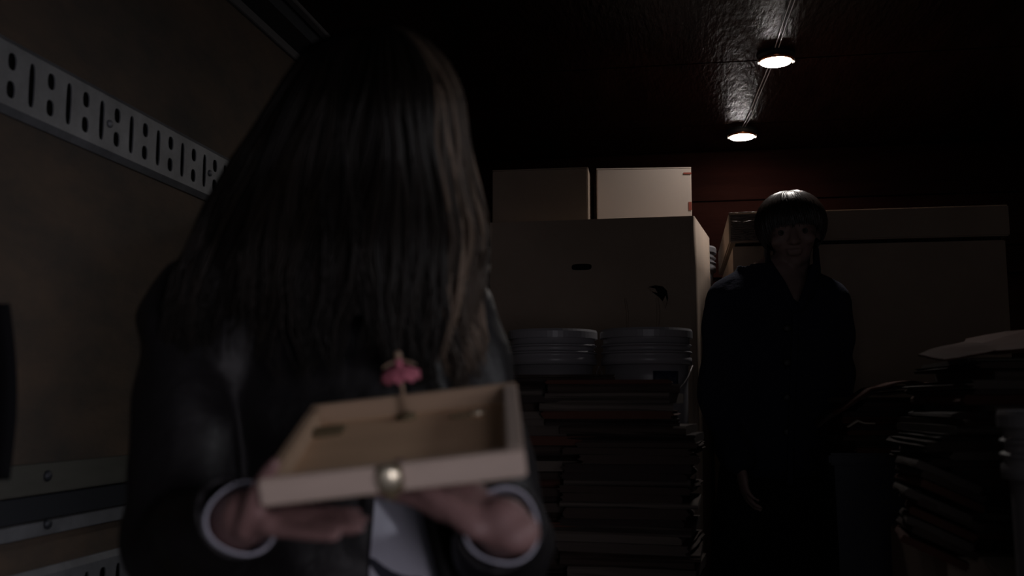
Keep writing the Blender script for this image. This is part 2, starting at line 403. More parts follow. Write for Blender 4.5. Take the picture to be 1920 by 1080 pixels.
for (xa, ya, xb, yb, rr_) in ((1373, 416, 1387, 417, .0022), (1394, 418, 1408, 415, .0026), (1384, 438, 1403, 435, .002), (1371, 421, 1373, 426, .0018), (1414, 434, 1417, 435, .002), (1410, 415, 1424, 411, .0014)):
    a, b = P(xa, ya, GY), P(xb, yb, GY); bm = bmesh.new()
    tube(bm, [(a.x - g0.x, -.006, a.z), ((a.x + b.x) / 2 - g0.x, -.0075, (a.z + b.z) / 2 + .001), (b.x - g0.x, -.006, b.z)], rr_, 8)
    fin('tape_wrinkle', bm, M['tape'], tp, True)
bm = bmesh.new(); tube(bm, [(.002, .0, g0.z - .001), (gw * .13, -.001, g0.z)], .0018, 6); e_ = fin('edge_tape', bm, M['tape'], gb, True)

# ------------------------------------------------------------------ buckets
def bucket_meshes():
    H, rt, rb = .36, .133, .118
    bm = bmesh.new()
    prof = [(rb - .004, 0), (rb, .006)]
    for z_ in (.05, .12, .20): prof.append((rb + (rt - .012 - rb) * z_ / H, z_))
    prof += [(rt - .012, .238), (rt - .001, .240), (rt - .001, .262), (rt - .006, .268), (rt - .006, .276), (rt, .278), (rt, .283), (rt - .007, .287), (rt - .007, .300), (rt - .001, .302), (rt - .001, .307), (rt - .007, .311), (rt - .007, .330), (rt - .009, .350), (rt - .012, .350), (rt - .02, .10), (.1, .01), (.01, .008)]
    lathe(bm, prof, 56)
    for v in bm.verts: v.co.z *= .855
    me = bpy.data.meshes.new('bucket_body'); bmesh.ops.recalc_face_normals(bm, faces=bm.faces[:]); bm.to_mesh(me); bm.free()
    for p in me.polygons: p.use_smooth = abs(p.normal.z) < .8
    me.materials.append(M['bucket'])
    bm = bmesh.new(); lathe(bm, [(rt - .012, .352), (rt - .004, .335), (rt + .002, .330), (rt + .002, .352), (rt - .001, .360), (rt - .010, .360), (rt - .016, .354), (.02, .354)], 56)
    for v in bm.verts: v.co.z *= .855
    lid = bpy.data.meshes.new('bucket_lid'); bmesh.ops.recalc_face_normals(bm, faces=bm.faces[:]); bm.to_mesh(lid); bm.free(); lid.materials.append(M['bucket'])
    bm = bmesh.new()
    tube(bm, [(rt * 1.03 * math.cos(a), -.02 - rt * .95 * abs(math.sin(a)) ** .6, .236 * .855 - .115 * math.sin(a)) for a in [math.pi * k / 20 for k in range(21)]], .0019, 6)
    hd = bpy.data.meshes.new('bail_handle'); bmesh.ops.recalc_face_normals(bm, faces=bm.faces[:]); bm.to_mesh(hd); bm.free(); hd.materials.append(M['wire'])
    bm = bmesh.new(); tube(bm, [(-.045, -.148, .088), (0, -.149, .0875), (.045, -.148, .088)], .008, 10)
    gp = bpy.data.meshes.new('grip'); bmesh.ops.recalc_face_normals(bm, faces=bm.faces[:]); bm.to_mesh(gp); bm.free(); gp.materials.append(M['bucket'])
    return me, lid, hd, gp
BM = bucket_meshes()
def bucket(x, y, z, rz, label, group, lid=True, handle=True, printed=False):
    t = thing('plastic_bucket', (x, y, z), label, 'bucket', group, rz)
    link('body', BM[0], None, t)
    if lid: link('lid', BM[1], None, t)
    if handle:
        h = link('handle', BM[2], None, t); link('grip', BM[3], None, h)
    if printed:
        bm = bmesh.new(); k0 = -1.25; nn = 10; rr = .1245
        a = [bm.verts.new((rr * math.cos(k0 + .07 * i), rr * math.sin(k0 + .07 * i), .135)) for i in range(nn)]
        b = [bm.verts.new(((rr + .0015) * math.cos(k0 + .07 * i), (rr + .0015) * math.sin(k0 + .07 * i), .185)) for i in range(nn)]
        for i in range(nn - 1): bm.faces.new((a[i], a[i + 1], b[i + 1], b[i]))
        l_ = fin('printed_label', bm, M['bucketlabel'], t, True); solid(l_, .0006); l_['label'] = 'dark blue worn print'
qd_ = P(1893, 766, 1.62) + Vector((.134, 0, 0))
boxo('low_crate', (qd_.x - .14, 1.47, 0), (qd_.x + .16, 1.77, qd_.z - .31 - .624 - .001), M['tote']); tag(bpy.data.objects['low_crate'], 'dark crate under the whitish buckets at the right edge', 'crate')
G1 = 'lidded plastic buckets stacked in two columns in front of the tall box'
qa = P(1211, 618, 2.95); qb = P(1036, 620, 2.98)
names = ['top', 'second', 'third', 'lowest']
for k in range(4):
    bucket(qa.x, 2.95, .31 * (3 - k) + (qa.z - 1.24), R(-8 + 5 * k), '%s grey plastic bucket of the right column in front of the tall box' % names[k], G1, printed=(k == 0))
    bucket(qb.x, 2.98, .31 * (3 - k) + (qb.z - 1.24), R(20 - 9 * k), '%s grey plastic bucket of the left column beside the woman' % names[k], G1)
boxo('pallet', (-.75, 2.78, 0), (.12, 3.14, max(.004, qa.z - 1.241)), M['board'])
tag(bpy.data.objects['pallet'], 'thin board under the stacked grey buckets', 'board')
# bucket stack at the far back, only the rims showing between the two large boxes
qc = P(1282, 444, 4.27)
boxo('crate_base', (qc.x - .15, 4.12, 0), (qc.x + .15, 4.42, qc.z - .67), M['card']); tag(bpy.data.objects['crate_base'], 'low box under the far bucket stack behind the boxes', 'box')
for k in range(2):
    bucket(qc.x, 4.27, qc.z - .67 + .31 * k, R(10), ('upper' if k else 'lower') + ' grey bucket of the far stack between the two large boxes', 'grey buckets in the far stack', handle=False)
# bucket stack at the right edge
qd = P(1893, 766, 1.62) + Vector((.120, 0, 0))
for k in range(3):
    bucket(qd.x, 1.62, qd.z - .31 - .312 * (2 - k), R(70 + 10 * k), ['lowest', 'middle', 'top'][k] + ' whitish bucket of the stack at the right picture edge', 'whitish buckets at the right edge')

# ------------------------------------------------------------------ paper stacks
def paper_mesh(w, l, t, seed, jag):
    """folded newspaper: rounded fold at -x, ragged page edges at +x, slightly sagging"""
    rnd = random.Random(seed); st = 5; rows = []
    prof = [(-w / 2 + .004, 0), (-w / 2 - .001, t * .3), (-w / 2, t * .7), (-w / 2 + .006, t), (0, t * 1.04), (w / 2, t), (w / 2 - jag * rnd.random(), t * .72), (w / 2 + jag * rnd.random(), t * .5), (w / 2 - jag * rnd.random(), t * .25), (w / 2, 0)]
    vs_, fs_ = [], []
    for i in range(st):
        y = -l / 2 + l * i / (st - 1); sag = rnd.uniform(-.0015, .0015); n_ = len(prof)
        for x_, z_ in prof: vs_.append((x_ + rnd.uniform(-.003, .003), y, max(0, z_ + sag * (z_ > 0))))
        if i:
            for k in range(n_): fs_.append(((i - 1) * n_ + k, (i - 1) * n_ + (k + 1) % n_, i * n_ + (k + 1) % n_, i * n_ + k))
    n_ = len(prof); fs_.append(tuple(range(n_))[::-1]); fs_.append(tuple((st - 1) * n_ + k for k in range(n_)))
    me = bpy.data.meshes.new('newspaper'); me.from_pydata(vs_, [], fs_); me.update(); return me
PM = {}
for s in range(10):
    for mi in range(5):
        me = paper_mesh(.30, .38, 1.0, s, .008); me.materials.append(M['paper%d' % mi]); PM[(s, mi)] = me
def stack(x, y, z0, z1, rz, label, group, sx=1, sy=1, jit=.018, lean=None, tmin=.012, tmax=.026, seed=0, tilt=0, mats=(0, 1, 1, 2, 3, 4, 4)):
    rnd = random.Random(seed); z_ = z0
    while z_ < z1 - .003:
        t = min(rnd.uniform(tmin, tmax), z1 - z_)
        f_ = (z_ - z0) / (z1 - z0); dx, dy = lean(f_) if lean else (0, 0)
        o = bpy.data.objects.new('newspaper', PM[(rnd.randrange(10), rnd.choice(mats))]); COL.objects.link(o)
        flip = rnd.random() < .5
        o.location = (x + dx + rnd.uniform(-jit, jit), y + dy + rnd.uniform(-jit, jit), z_)
        o.rotation_euler = (tilt if not callable(tilt) else tilt(f_)[0], 0 if not callable(tilt) else tilt(f_)[1], rz + rnd.uniform(-.09, .09) + (math.pi if flip else 0) + (R(90) if rnd.random() < .4 else 0))
        o.scale = (sx * rnd.uniform(.92, 1.05), sy * rnd.uniform(.92, 1.02) * (.85), t * .985)
        z_ += t; tag(o, label if z_ < z1 - .003 else 'topmost ' + label, 'newspaper', group)
    return z_
stack(P(1075, 900, 2.62).x - .06, 2.60, 0, P(1050, 702, 2.45).z, R(4), 'old folded newspaper in the left dark stack beside the woman', 'newspapers in the left stack before the buckets', seed=1, jit=.016)
stack(P(1196, 900, 2.62).x, 2.56, 0, P(1200, 712, 2.42).z, R(-3), 'old folded newspaper in the right dark stack below the buckets', 'newspapers in the right stack before the buckets', seed=2, jit=.014, lean=lambda f: (.02 * math.sin(f * 6) + (.03 if .82 < f < .88 else 0) - (.045 if f > .90 else 0), 0))
# right side: heap of papers on a cardboard carton with an open cream flap
hb = P(1800, 1000, 2.15)
ct = thing('carton', (hb.x - .07, 1.97, 0), 'cardboard carton with cream open flap under the right paper heap', 'box')
ctz = P(1800, 1030, 2.0).z
boxo('body', (0, 0, 0), (.60, .50, ctz - .01), M['card'], ct, .003)
bm = bmesh.new(); box(bm, (.06, -.20, -.002), (.60, .0, .002)); fo = fin('flap', bm, M['flapcard'], ct); fo.location = (0, 0, ctz - .01); fo.rotation_euler = (R(10), 0, 0); fo['label'] = 'cream coloured open flap'
z_top = P(1790, 672, 2.05).z
stack(hb.x + .17, 2.22, ctz, z_top, R(2), 'crumpled old newspaper in the tall heap at the right', 'newspapers in the tall right heap', sx=1.35, sy=1.15, jit=.02, seed=3, lean=lambda f: (.03 * math.sin(f * 9) - (.03 if f < .4 else 0), 0), tmin=.010, tmax=.022, mats=(0, 1, 1, 2, 3, 4, 1))
# slanting papers low on the heap's left flank
rnd = random.Random(5)
for i in range(9):
    q = P(1728 + rnd.uniform(-8, 12), 895 + i * 17, 2.02)
    o = bpy.data.objects.new('newspaper', PM[(i, (0, 1, 3)[i % 3])]); COL.objects.link(o)
    o.location = q + Vector((.02, .0, 0)); o.rotation_euler = (0, R(24), R(rnd.uniform(-12, 6))); o.scale = (.40, .42, .014)
    tag(o, 'loose newspaper slanting down the left flank of the right heap', 'newspaper', 'slanting newspapers on the right heap flank')
# thin sheets on top of the heap
def sheet(pts, m, name, label, cat, th=.004):
    bm = bmesh.new(); bm.faces.new([bm.verts.new(p) for p in pts]); bmesh.ops.triangulate(bm, faces=bm.faces[:]); bmesh.ops.subdivide_edges(bm, edges=bm.edges[:], cuts=3, use_grid_fill=True)
    for v in bm.verts: v.co.z += .006 * noise.noise(v.co * 9)
    bmesh.ops.recalc_face_normals(bm, faces=bm.faces[:]); me = bpy.data.meshes.new(name); bm.to_mesh(me); bm.free()
    o = link(name, me, m); solid(o, th); return tag(o, label, cat)
zt = z_top + .012
def on(px, py, zz):
    r = ray(px, py); return CAM + r * ((zz - CAM.z) / r.z)
sheet([P(1722, 664, 2.12), P(1772, 674, 1.98), P(1868, 655, 2.12), P(1808, 640, 2.34)], M['paper3'], 'cardboard_folder', 'tan cardboard folder lying tilted on top of the right heap', 'folder')
sheet([P(1800, 662, 2.20), P(1935, 655, 2.06), P(1965, 612, 2.36), P(1812, 638, 2.50)], M['paper3'], 'magazine', 'dark open magazine behind the tan folder on the right heap', 'magazine', .008)
# lower heap beside the man on a navy tote
tq = P(1648, 860, 2.75)
tt = thing('storage_tote', (tq.x, 2.80, 0), 'dark navy plastic tote beside the man carrying draped papers', 'tote')
bm = bmesh.new(); zt2 = P(1640, 850, 2.62).z
for (a, b, z0, z1) in ((.13, .17, 0, zt2 - .03),):
    vsb = [bm.verts.new((sx * a * .86, sy * b * .86, z0)) for sx, sy in ((-1, -1), (1, -1), (1, 1), (-1, 1))]; vst = [bm.verts.new((sx * a, sy * b, z1)) for sx, sy in ((-1, -1), (1, -1), (1, 1), (-1, 1))]
    for i in range(4): bm.faces.new((vsb[i], vsb[(i + 1) % 4], vst[(i + 1) % 4], vst[i]))
    bm.faces.new(vsb[::-1]); bm.faces.new(vst)
fin('body', bm, M['tote'], tt); boxo('rim', (-.145, -.185, zt2 - .03), (.145, .185, zt2), M['tote'], tt, .006)
zh = P(1660, 745, 2.70).z
stack(tq.x + .02, 2.80, zt2, zh, R(8), 'old newspaper in the low heap on the navy tote beside the man', 'newspapers on the navy tote', sx=.95, sy=.85, seed=9, jit=.02, lean=lambda f: (.05 * f, 0), tmin=.008, tmax=.018, mats=(1, 4, 3, 0, 4))
for i, (dx, m_, hgt) in enumerate(((0, 'paper1', .0), (.02, 'paper4', .014), (.035, 'paper3', .028))):
    bm = bmesh.new(); nn = 8
    a, b = [], []
    for k in range(nn + 1):
        u = k / nn; xx = tq.x - .17 + dx + .26 * u; zz = zh - .075 + hgt * .9 + .085 * math.sin(min(1, u * 1.5) * math.pi / 2) + .004 * math.sin(k * 2.1 + i)
        a.append(bm.verts.new((xx, 2.60, zz))); b.append(bm.verts.new((xx + .02, 2.86, zz + .004)))
    for k in range(nn): bm.faces.new((a[k], a[k + 1], b[k + 1], b[k]))
    bmesh.ops.recalc_face_normals(bm, faces=bm.faces[:]); me = bpy.data.meshes.new('draped_newspaper'); bm.to_mesh(me); bm.free()
    o = link('draped_newspaper', me, M[m_], None, True); solid(o, .005)
    tag(o, ('lowest', 'middle', 'uppermost')[i] + ' newspaper draped over the left edge of the low heap', 'newspaper', 'newspapers draped over the low heap')
bm = bmesh.new(); e0 = P(1590, 800, 2.62); e1 = P(1640, 794, 2.62)
tube(bm, [e0, e0.lerp(e1, .35) + Vector((0, 0, .012)), e0.lerp(e1, .6) + Vector((0, 0, .004)), e1], [(.010, .003), (.016, .004), (.012, .003), (.004, .002)], 8)
tag(fin('torn_paper', bm, M['flapcard'], None, True), 'pale torn scrap of paper hanging at the edge of the low heap', 'paper')

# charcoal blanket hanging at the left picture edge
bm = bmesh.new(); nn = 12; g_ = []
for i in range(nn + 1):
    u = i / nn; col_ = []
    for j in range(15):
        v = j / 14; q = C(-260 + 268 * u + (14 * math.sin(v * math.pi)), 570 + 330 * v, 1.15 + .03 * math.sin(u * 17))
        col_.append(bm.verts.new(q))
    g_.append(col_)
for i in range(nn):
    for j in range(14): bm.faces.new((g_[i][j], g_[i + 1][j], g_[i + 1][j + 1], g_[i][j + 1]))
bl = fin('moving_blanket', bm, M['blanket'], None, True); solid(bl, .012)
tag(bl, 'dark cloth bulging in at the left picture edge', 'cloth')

# ------------------------------------------------------------------ people
def hand_parts(bm, wrist, d, n_, side, curl, s=1.0, spread=.06, thumb=(.8, .55, .25), tcurl=.35, n=10):
    """d: towards fingers, n_: out of the palm, side: +1/-1 where the thumb lies along d x n_"""
    d = Vector(d).normalized(); n_ = Vector(n_); n_ = (n_ - d * n_.dot(d)).normalized(); S = d.cross(n_).normalized() * side
    w = Vector(wrist)
    tube(bm, [w - d * .02 * s, w + d * .015 * s, w + d * .05 * s, w + d * .085 * s], [(.024 * s, .018 * s), (.027 * s, .016 * s), (.038 * s, .015 * s), (.037 * s, .011 * s)], 16, up=n_)
    tube(bm, [w + d * .02 * s + S * .016 * s + n_ * .006 * s, w + d * .055 * s + S * .026 * s + n_ * .006 * s], [(.013 * s), (.012 * s)], 10)
    for k, (off, L_, r) in enumerate(((.029, .072, .0085), (.0105, .080, .009), (-.0085, .074, .0085), (-.0265, .058, .0075))):
        p = w + d * ((.078, .083, .080, .072)[k]) * s + S * off * s; a = 0; pts = [p - d * .02 * s, p]; rad = [r * 1.05 * s, r * 1.05 * s]
        dd = (d + S * spread * (1.5 - k)).normalized()
        for seg, fr_ in enumerate((.45, .30, .25)):
            a += curl[k] if not isinstance(curl[k], tuple) else curl[k][seg]
            v = dd * math.cos(a) + n_ * math.sin(a); p = p + v * L_ * fr_ * s; pts.append(p); rad.append(r * (.95, .88, .72)[seg] * s)
        tube(bm, pts, rad, n)
    p = w + d * .022 * s + S * .026 * s + n_ * .004 * s; v = (S * thumb[0] + d * thumb[1] + n_ * thumb[2]).normalized(); pts = [p - v * .012 * s, p]; rad = [.012 * s, .0125 * s]
    for seg, L_ in enumerate((.034, .030, .024)):
        p = p + v * L_ * s; pts.append(p); rad.append((.0115, .010, .0078)[seg] * s); v = (v + (d * .8 - S * .25 + n_ * .25) * tcurl).normalized()
    tube(bm, pts, rad, n)
def head_parts(bm, c, r, mtx):
    """c skull centre, mtx: local x right, -y face, z up"""
    T = lambda x, y, z: Vector(c) + mtx @ Vector((x * r, y * r, z * r))
    def e(x, y, z, a, b, h): ell(bm, T(x, y, z), (a * r, b * r, h * r), mtx)
    e(0, .08, .18, .80, .98, .85)                     # cranium
    e(0, -.22, -.15, .66, .68, .85)                   # face
    e(0, -.50, -.92, .26, .26, .22); e(0, -.30, -.72, .50, .48, .42)   # chin, jaw
    tube(bm, [T(0, -.84, .02), T(0, -.98, -.22), T(0, -1.04, -.34)], [.10 * r, .12 * r, .13 * r], 10)   # nose
    e(-.12, -.92, -.36, .10, .12, .08); e(.12, -.92, -.36, .10, .12, .08)
    e(0, -.84, -.60, .26, .10, .055); e(0, -.82, -.70, .22, .10, .065)  # lips
    for s in (-1, 1):
        e(s * .32, -.74, .10, .26, .14, .07)           # brow
        e(s * .42, -.62, -.28, .22, .22, .20)          # cheek
        e(s * .80, .12, -.12, .08, .20, .28)           # ear
    return T
def eyes(T, r, parent):
    for s in (-1, 1):
        bm = bmesh.new(); ell(bm, T(s * .32, -.74, -.06), (.11 * r,) * 3, None, 12); e = fin('eye', bm, M['eye'], parent, True)
        bm = bmesh.new(); ell(bm, T(s * .32, -.815, -.06), (.05 * r,) * 3, None, 10); fin('iris', bm, M['iris'], e, True)
def strands(bm, lay, paths, tints, nside=4, shade_ramp=0):
    for pts, rad, c in zip(paths, [t[0] for t in tints], [t[1] for t in tints]):
        n0 = len(bm.verts); U = Vector((0, 1, .1)); rings = []
        N_ = len(pts)
        for i, p in enumerate(pts):
            t = (pts[min(i + 1, N_ - 1)] - pts[max(i - 1, 0)]).normalized(); s_ = t.cross(U)
            s_ = s_.normalized() if s_.length > 1e-4 else Vector((1, 0, 0)); u = s_.cross(t)
            k = rad * (.35 + .65 * min(1, i / 2)) * (1 if i < N_ - 4 else (N_ - i) / 5)
            rings.append([bm.verts.new(p + s_ * math.cos(2 * math.pi * q / nside) * k * 1.5 + u * math.sin(2 * math.pi * q / nside) * k * .7) for q in range(nside)])
        for a, b in zip(rings, rings[1:]):
            for q in range(nside):
                f = bm.faces.new((a[q], a[(q + 1) % nside], b[(q + 1) % nside], b[q]))
                f.smooth = True
                m_ = min(1.0, .22 + shade_ramp * rings.index(a) / N_) if shade_ramp else 1.0  # darkens the roots: shade at the crown put into the strand colour
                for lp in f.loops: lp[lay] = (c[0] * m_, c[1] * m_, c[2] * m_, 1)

# ---- woman in the foreground
DW = 1.27
wp = C(640, 757, DW)
wom = thing('person', (wp.x, wp.y, 0), 'woman with long brown hair over her face, black leather jacket, holding open wooden box', 'person')
INV = Matrix.Translation(-Vector((wp.x, wp.y, 0)))
def plant(me): me.transform(INV); return me
H3 = lambda v, z_: Vector((v.x, v.y, z_))
base = C(635, 757, DW); lat = (C(900, 757, DW) - C(345, 757, DW)).normalized()
sh_r, sh_l = C(372, 595, DW), C(826, 612, DW)              # picture-left and picture-right shoulder joints
el_r, el_l = C(338, 1030, 1.10), C(948, 1030, 1.20)
# music box frame (camera-space pose solved from its corners)
BS = .9
Rb = Matrix(((.994, -.022, -.11), (.006, .99, -.139), (.112, .138, .984)))
cam3 = Matrix((CR, CF, CU)).transposed()                   # columns: right, forward, up
def BX(x, y, z_): return CAM + cam3 @ ((Rb @ Vector((x, y, z_)) + Vector((-.1081, .8885, -.1588))) * BS)
bx_r = (BX(1, 0, 0) - BX(0, 0, 0)).normalized(); bx_f = (BX(0, 1, 0) - BX(0, 0, 0)).normalized(); bx_u = bx_r.cross(bx_f).normalized()
wr_r = BX(-.150, .060, -.052); wr_l = BX(.092, .020, -.074)
bm = bmesh.new()
wz = lambda z_, k=0: H3(base, z_) + Vector((0, k, 0))
tube(bm, [wz(.78), wz(.88), wz(.97), wz(1.08), wz(1.17), wz(1.235)], [(.150, .105), (.145, .10), (.125, .088), (.145, .098), (.150, .085), (.085, .060)], 24, up=(0, 1, 0))
nk = C(672, 500, DW - .01)
tube(bm, [wz(1.20), nk, C(690, 430, DW - .05), C(700, 370, DW - .08)], [.060, .050, .047, .05], 14)
tube(bm, [H3(base, 1.20), sh_r], [.06, .052], 14); tube(bm, [H3(base, 1.20), sh_l], [.06, .052], 14)
for s_, e_, w_ in ((sh_r, el_r, wr_r), (sh_l, el_l, wr_l)):
    tube(bm, [s_, s_.lerp(e_, .5), e_], [.050, .043, .038], 14); tube(bm, [e_, e_.lerp(w_, .35), w_], [.038, .036, .024], 14)
for s in (-1, 1):
    hp = wz(.80) + lat * .08 * s; ft = H3(base, .07) + lat * .10 * s
    tube(bm, [hp, hp.lerp(ft, .5) + Vector((0, -.01, 0)), hp.lerp(ft, .72), ft], [.082, .055, .05, .034], 14)
    tube(bm, [ft + Vector((0, .03, -.03)), ft + Vector((0, -.06, -.045)), ft + Vector((0, -.15, -.055))], [(.033, .032), (.04, .026), (.036, .02)], 12)
HC = C(712, 262, 1.185)
hm = (Matrix((lat, Vector((-lat.y, lat.x, 0)), Vector((0, 0, 1)))).transposed() @ Matrix.Rotation(R(22), 3, 'X'))
TW = head_parts(bm, HC, .098, hm)
# hands: palms up below the box
bd3 = lambda x, y, z_: bx_r * x + bx_f * y + bx_u * z_
hand_parts(bm, wr_r, bd3(.78, -.40, .0), bx_u, 1, [(.0, .04, .04)] * 4, .76, thumb=(.05, .40, .65), tcurl=.22)
hand_parts(bm, wr_l, bd3(-.62, .50, .26), bx_u, -1, [(-.22, -.05, .03), (-.22, -.05, .03), (-.24, -.05, .03), (-.28, -.05, .03)], .90, thumb=(.05, .95, .22), tcurl=.10)
body = link('body', plant(baked(bm, .0040, 3)), M['skin'], wom, True)
me_off = -Vector((wp.x, wp.y, 0))
# eyes are children, authored in world then shifted
def shift(o, v=None):
    o.location = o.location + (v if v is not None else me_off)
n_before = set(bpy.data.objects)
eyes(TW, .098, wom)
for o in set(bpy.data.objects) - n_before:
    if o.name.startswith('eye'): o.location = me_off
# shirt
bm = bmesh.new()
tube(bm, [wz(.76), wz(.88), wz(.97), wz(1.08), wz(1.16), wz(1.22)], [(.160, .116), (.153, .112), (.134, .100), (.152, .110), (.155, .096), (.10, .07)], 28, up=(0, 1, 0))
def fold(co): return .004 * math.sin(co.z * 70 + co.x * 60 + 3 * noise.noise(co * 7)) * (1 if co.z < 1.1 else .3) + .003 * noise.noise(co * 25)
link('shirt', plant(baked(bm, .006, 2, fold)), M['white'], wom, True)
# trousers
bm = bmesh.new(); tube(bm, [wz(.70), wz(.80), wz(.87)], [(.165, .115), (.168, .12), (.156, .112)], 20, up=(0, 1, 0))
for s in (-1, 1):
    hp = wz(.78) + lat * .08 * s; ft = H3(base, .09) + lat * .10 * s
    tube(bm, [hp, hp.lerp(ft, .5) + Vector((0, -.01, 0)), ft], [.090, .066, .052], 16)
link('trousers', plant(baked(bm, .009, 3)), M['denim'], wom, True)
for s in (-1, 1):
    ft = H3(base, .07) + lat * .10 * s; bm = bmesh.new()
    tube(bm, [ft + Vector((0, .035, -.02)), ft + Vector((0, -.05, -.03)), ft + Vector((0, -.155, -.042))], [(.042, .045), (.046, .036), (.041, .026)], 14)
    o = fin('shoe', bm, M['shoe'], wom, True); o.location = me_off
# charcoal layer (inner jacket front) then leather jacket
def jfold(co):
    return .007 * noise.noise(co * 11) + .005 * math.sin(co.z * 55 + co.x * 40 + 4 * noise.noise(co * 6)) * .6
bm = bmesh.new()
tube(bm, [wz(.70), wz(.84), wz(.97), wz(1.08), wz(1.17), wz(1.235)], [(.190, .142), (.182, .138), (.172, .128), (.178, .132), (.178, .112), (.105, .082)], 28, up=(0, 1, 0))
tube(bm, [H3(base, 1.20), sh_r], [.085, .075], 14); tube(bm, [H3(base, 1.20), sh_l], [.085, .075], 14)
for s_, e_, w_ in ((sh_r, el_r, wr_r), (sh_l, el_l, wr_l)):
    d_ = (w_ - e_).normalized()
    tube(bm, [s_, s_.lerp(e_, .5), e_], [.074, .064, .058], 18); tube(bm, [e_, e_.lerp(w_, .45), w_ - d_ * .030], [.056, .049, .037], 18)
tube(bm, [C(436, 600, 1.235), C(436, 800, 1.23), C(430, 960, 1.225), C(425, 1080, 1.22)], [.06, .072, .072, .07], 14)
me = baked(bm, .0055, 6, jfold)
def kill(c, n_):
    q = c - CAM; d = q.dot(CF); px = 960 + F * q.dot(CR) / d; py = 540 - F * q.dot(CU) / d
    front = n_.dot(CF) < .1 and d < DW + .02
    if front and c.z < 1.06:
        lo = 692; hi = 786 + (py - 930) * .24
        if py < 700: lo, hi = 690, 745
        wx = abs(px - 735) < 200
        if lo < px < hi and wx: return True
    for w_, e_ in ((wr_r, el_r), (wr_l, el_l)):
        if (c - w_).dot((w_ - e_).normalized()) > -.022 and (c - w_).length < .09: return True
    return False
trim_mesh(me, kill)
jk = link('leather_jacket', plant(me), M['leather'], wom, True); solid(jk, .005)
bm = bmesh.new()
def fr_pt(px, py, dd): return C(px, py, dd)
for pxs in ((690, 686, 680, 676), (790, 806, 822, 842)):
    pts = [fr_pt(pxs[0] - 0, 905, 1.128), fr_pt(pxs[1], 965, 1.13), fr_pt(pxs[2], 1030, 1.132), fr_pt(pxs[3], 1110, 1.135)]
    tube(bm, pts, [(.009, .004)] * 4, 10, up=-CF)
o = fin('jacket_front_edge', bm, M['leather'], wom, True); o.location = me_off
# white cuffs
for w_, e_, nm in ((wr_r, el_r, 'a'), (wr_l, el_l, 'b')):
    d_ = (w_ - e_).normalized(); bm = bmesh.new(); s_ = d_.orthogonal().normalized(); u = s_.cross(d_); rings = []
    for k, r_ in ((-.050, .0315), (-.03, .0320), (-.016, .0325), (-.012, .0315), (-.016, .0300), (-.03, .0295), (-.05, .029)):
        rings.append([bm.verts.new(w_ + d_ * k + (s_ * math.cos(a) + u * math.sin(a)) * r_ * (1 + .05 * math.sin(3 * a))) for a in [2 * math.pi * i / 28 for i in range(28)]])
    for a, b in zip(rings, rings[1:]):
        for i in range(28): bm.faces.new((a[i], a[(i + 1) % 28], b[(i + 1) % 28], b[i]))
    o = fin('shirt_cuff', bm, M['white'], wom, True); o.location = me_off
# long hair
LT = [(48, 705), (60, 640), (72, 608), (90, 572), (150, 530), (230, 480), (300, 432), (375, 385), (500, 330), (600, 300), (700, 292), (760, 295)]
RT = [(48, 735), (60, 775), (90, 815), (130, 848), (180, 868), (300, 884), (400, 906), (450, 911), (520, 902), (600, 893), (680, 903), (760, 905)]
def tab(t, y):
    if y <= t[0][0]: return t[0][1]
    for (a, va), (b, vb) in zip(t, t[1:]):
        if y <= b:
            k = (y - a) / (b - a); return va + (vb - va) * k
    return t[-1][1]
def hair_pt(phi, y, s, wob=0):
    l, r_ = tab(LT, y), tab(RT, y); u = math.sin(phi) * s
    mid = 715; px = mid + (r_ - mid) * u if u > 0 else mid + (mid - l) * u
    dep = math.sin(min(1, max(.02, (y - 40) / 170)) * math.pi / 2)
    f_ = math.cos(phi)
    D_ = (.128 if f_ > 0 else .10) * dep * s
    c0 = 1.19 + (.03 if y > 450 else .03 * max(0, (y - 300) / 150))
    d = c0 - f_ * D_
    if y > 430 and u < -.35: d = min(d, 1.17 + .0 * y)
    if y > 500: d = min(d, 1.165 - .03 * max(0, f_)) if f_ > -.2 else d
    return C(px + wob, y, d)
rnd = random.Random(11); bm = bmesh.new(); lay = bm.loops.layers.float_color.new('tint')
rows = [50, 54, 60, 72, 90, 115, 150, 200, 250, 300, 360, 420, 480, 540, 590]
rg = []
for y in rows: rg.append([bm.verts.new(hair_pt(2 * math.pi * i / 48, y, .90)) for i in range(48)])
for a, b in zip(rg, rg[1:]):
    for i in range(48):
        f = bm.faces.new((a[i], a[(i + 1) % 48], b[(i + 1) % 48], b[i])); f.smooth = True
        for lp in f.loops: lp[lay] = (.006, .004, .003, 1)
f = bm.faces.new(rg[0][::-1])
paths, tints = [], []
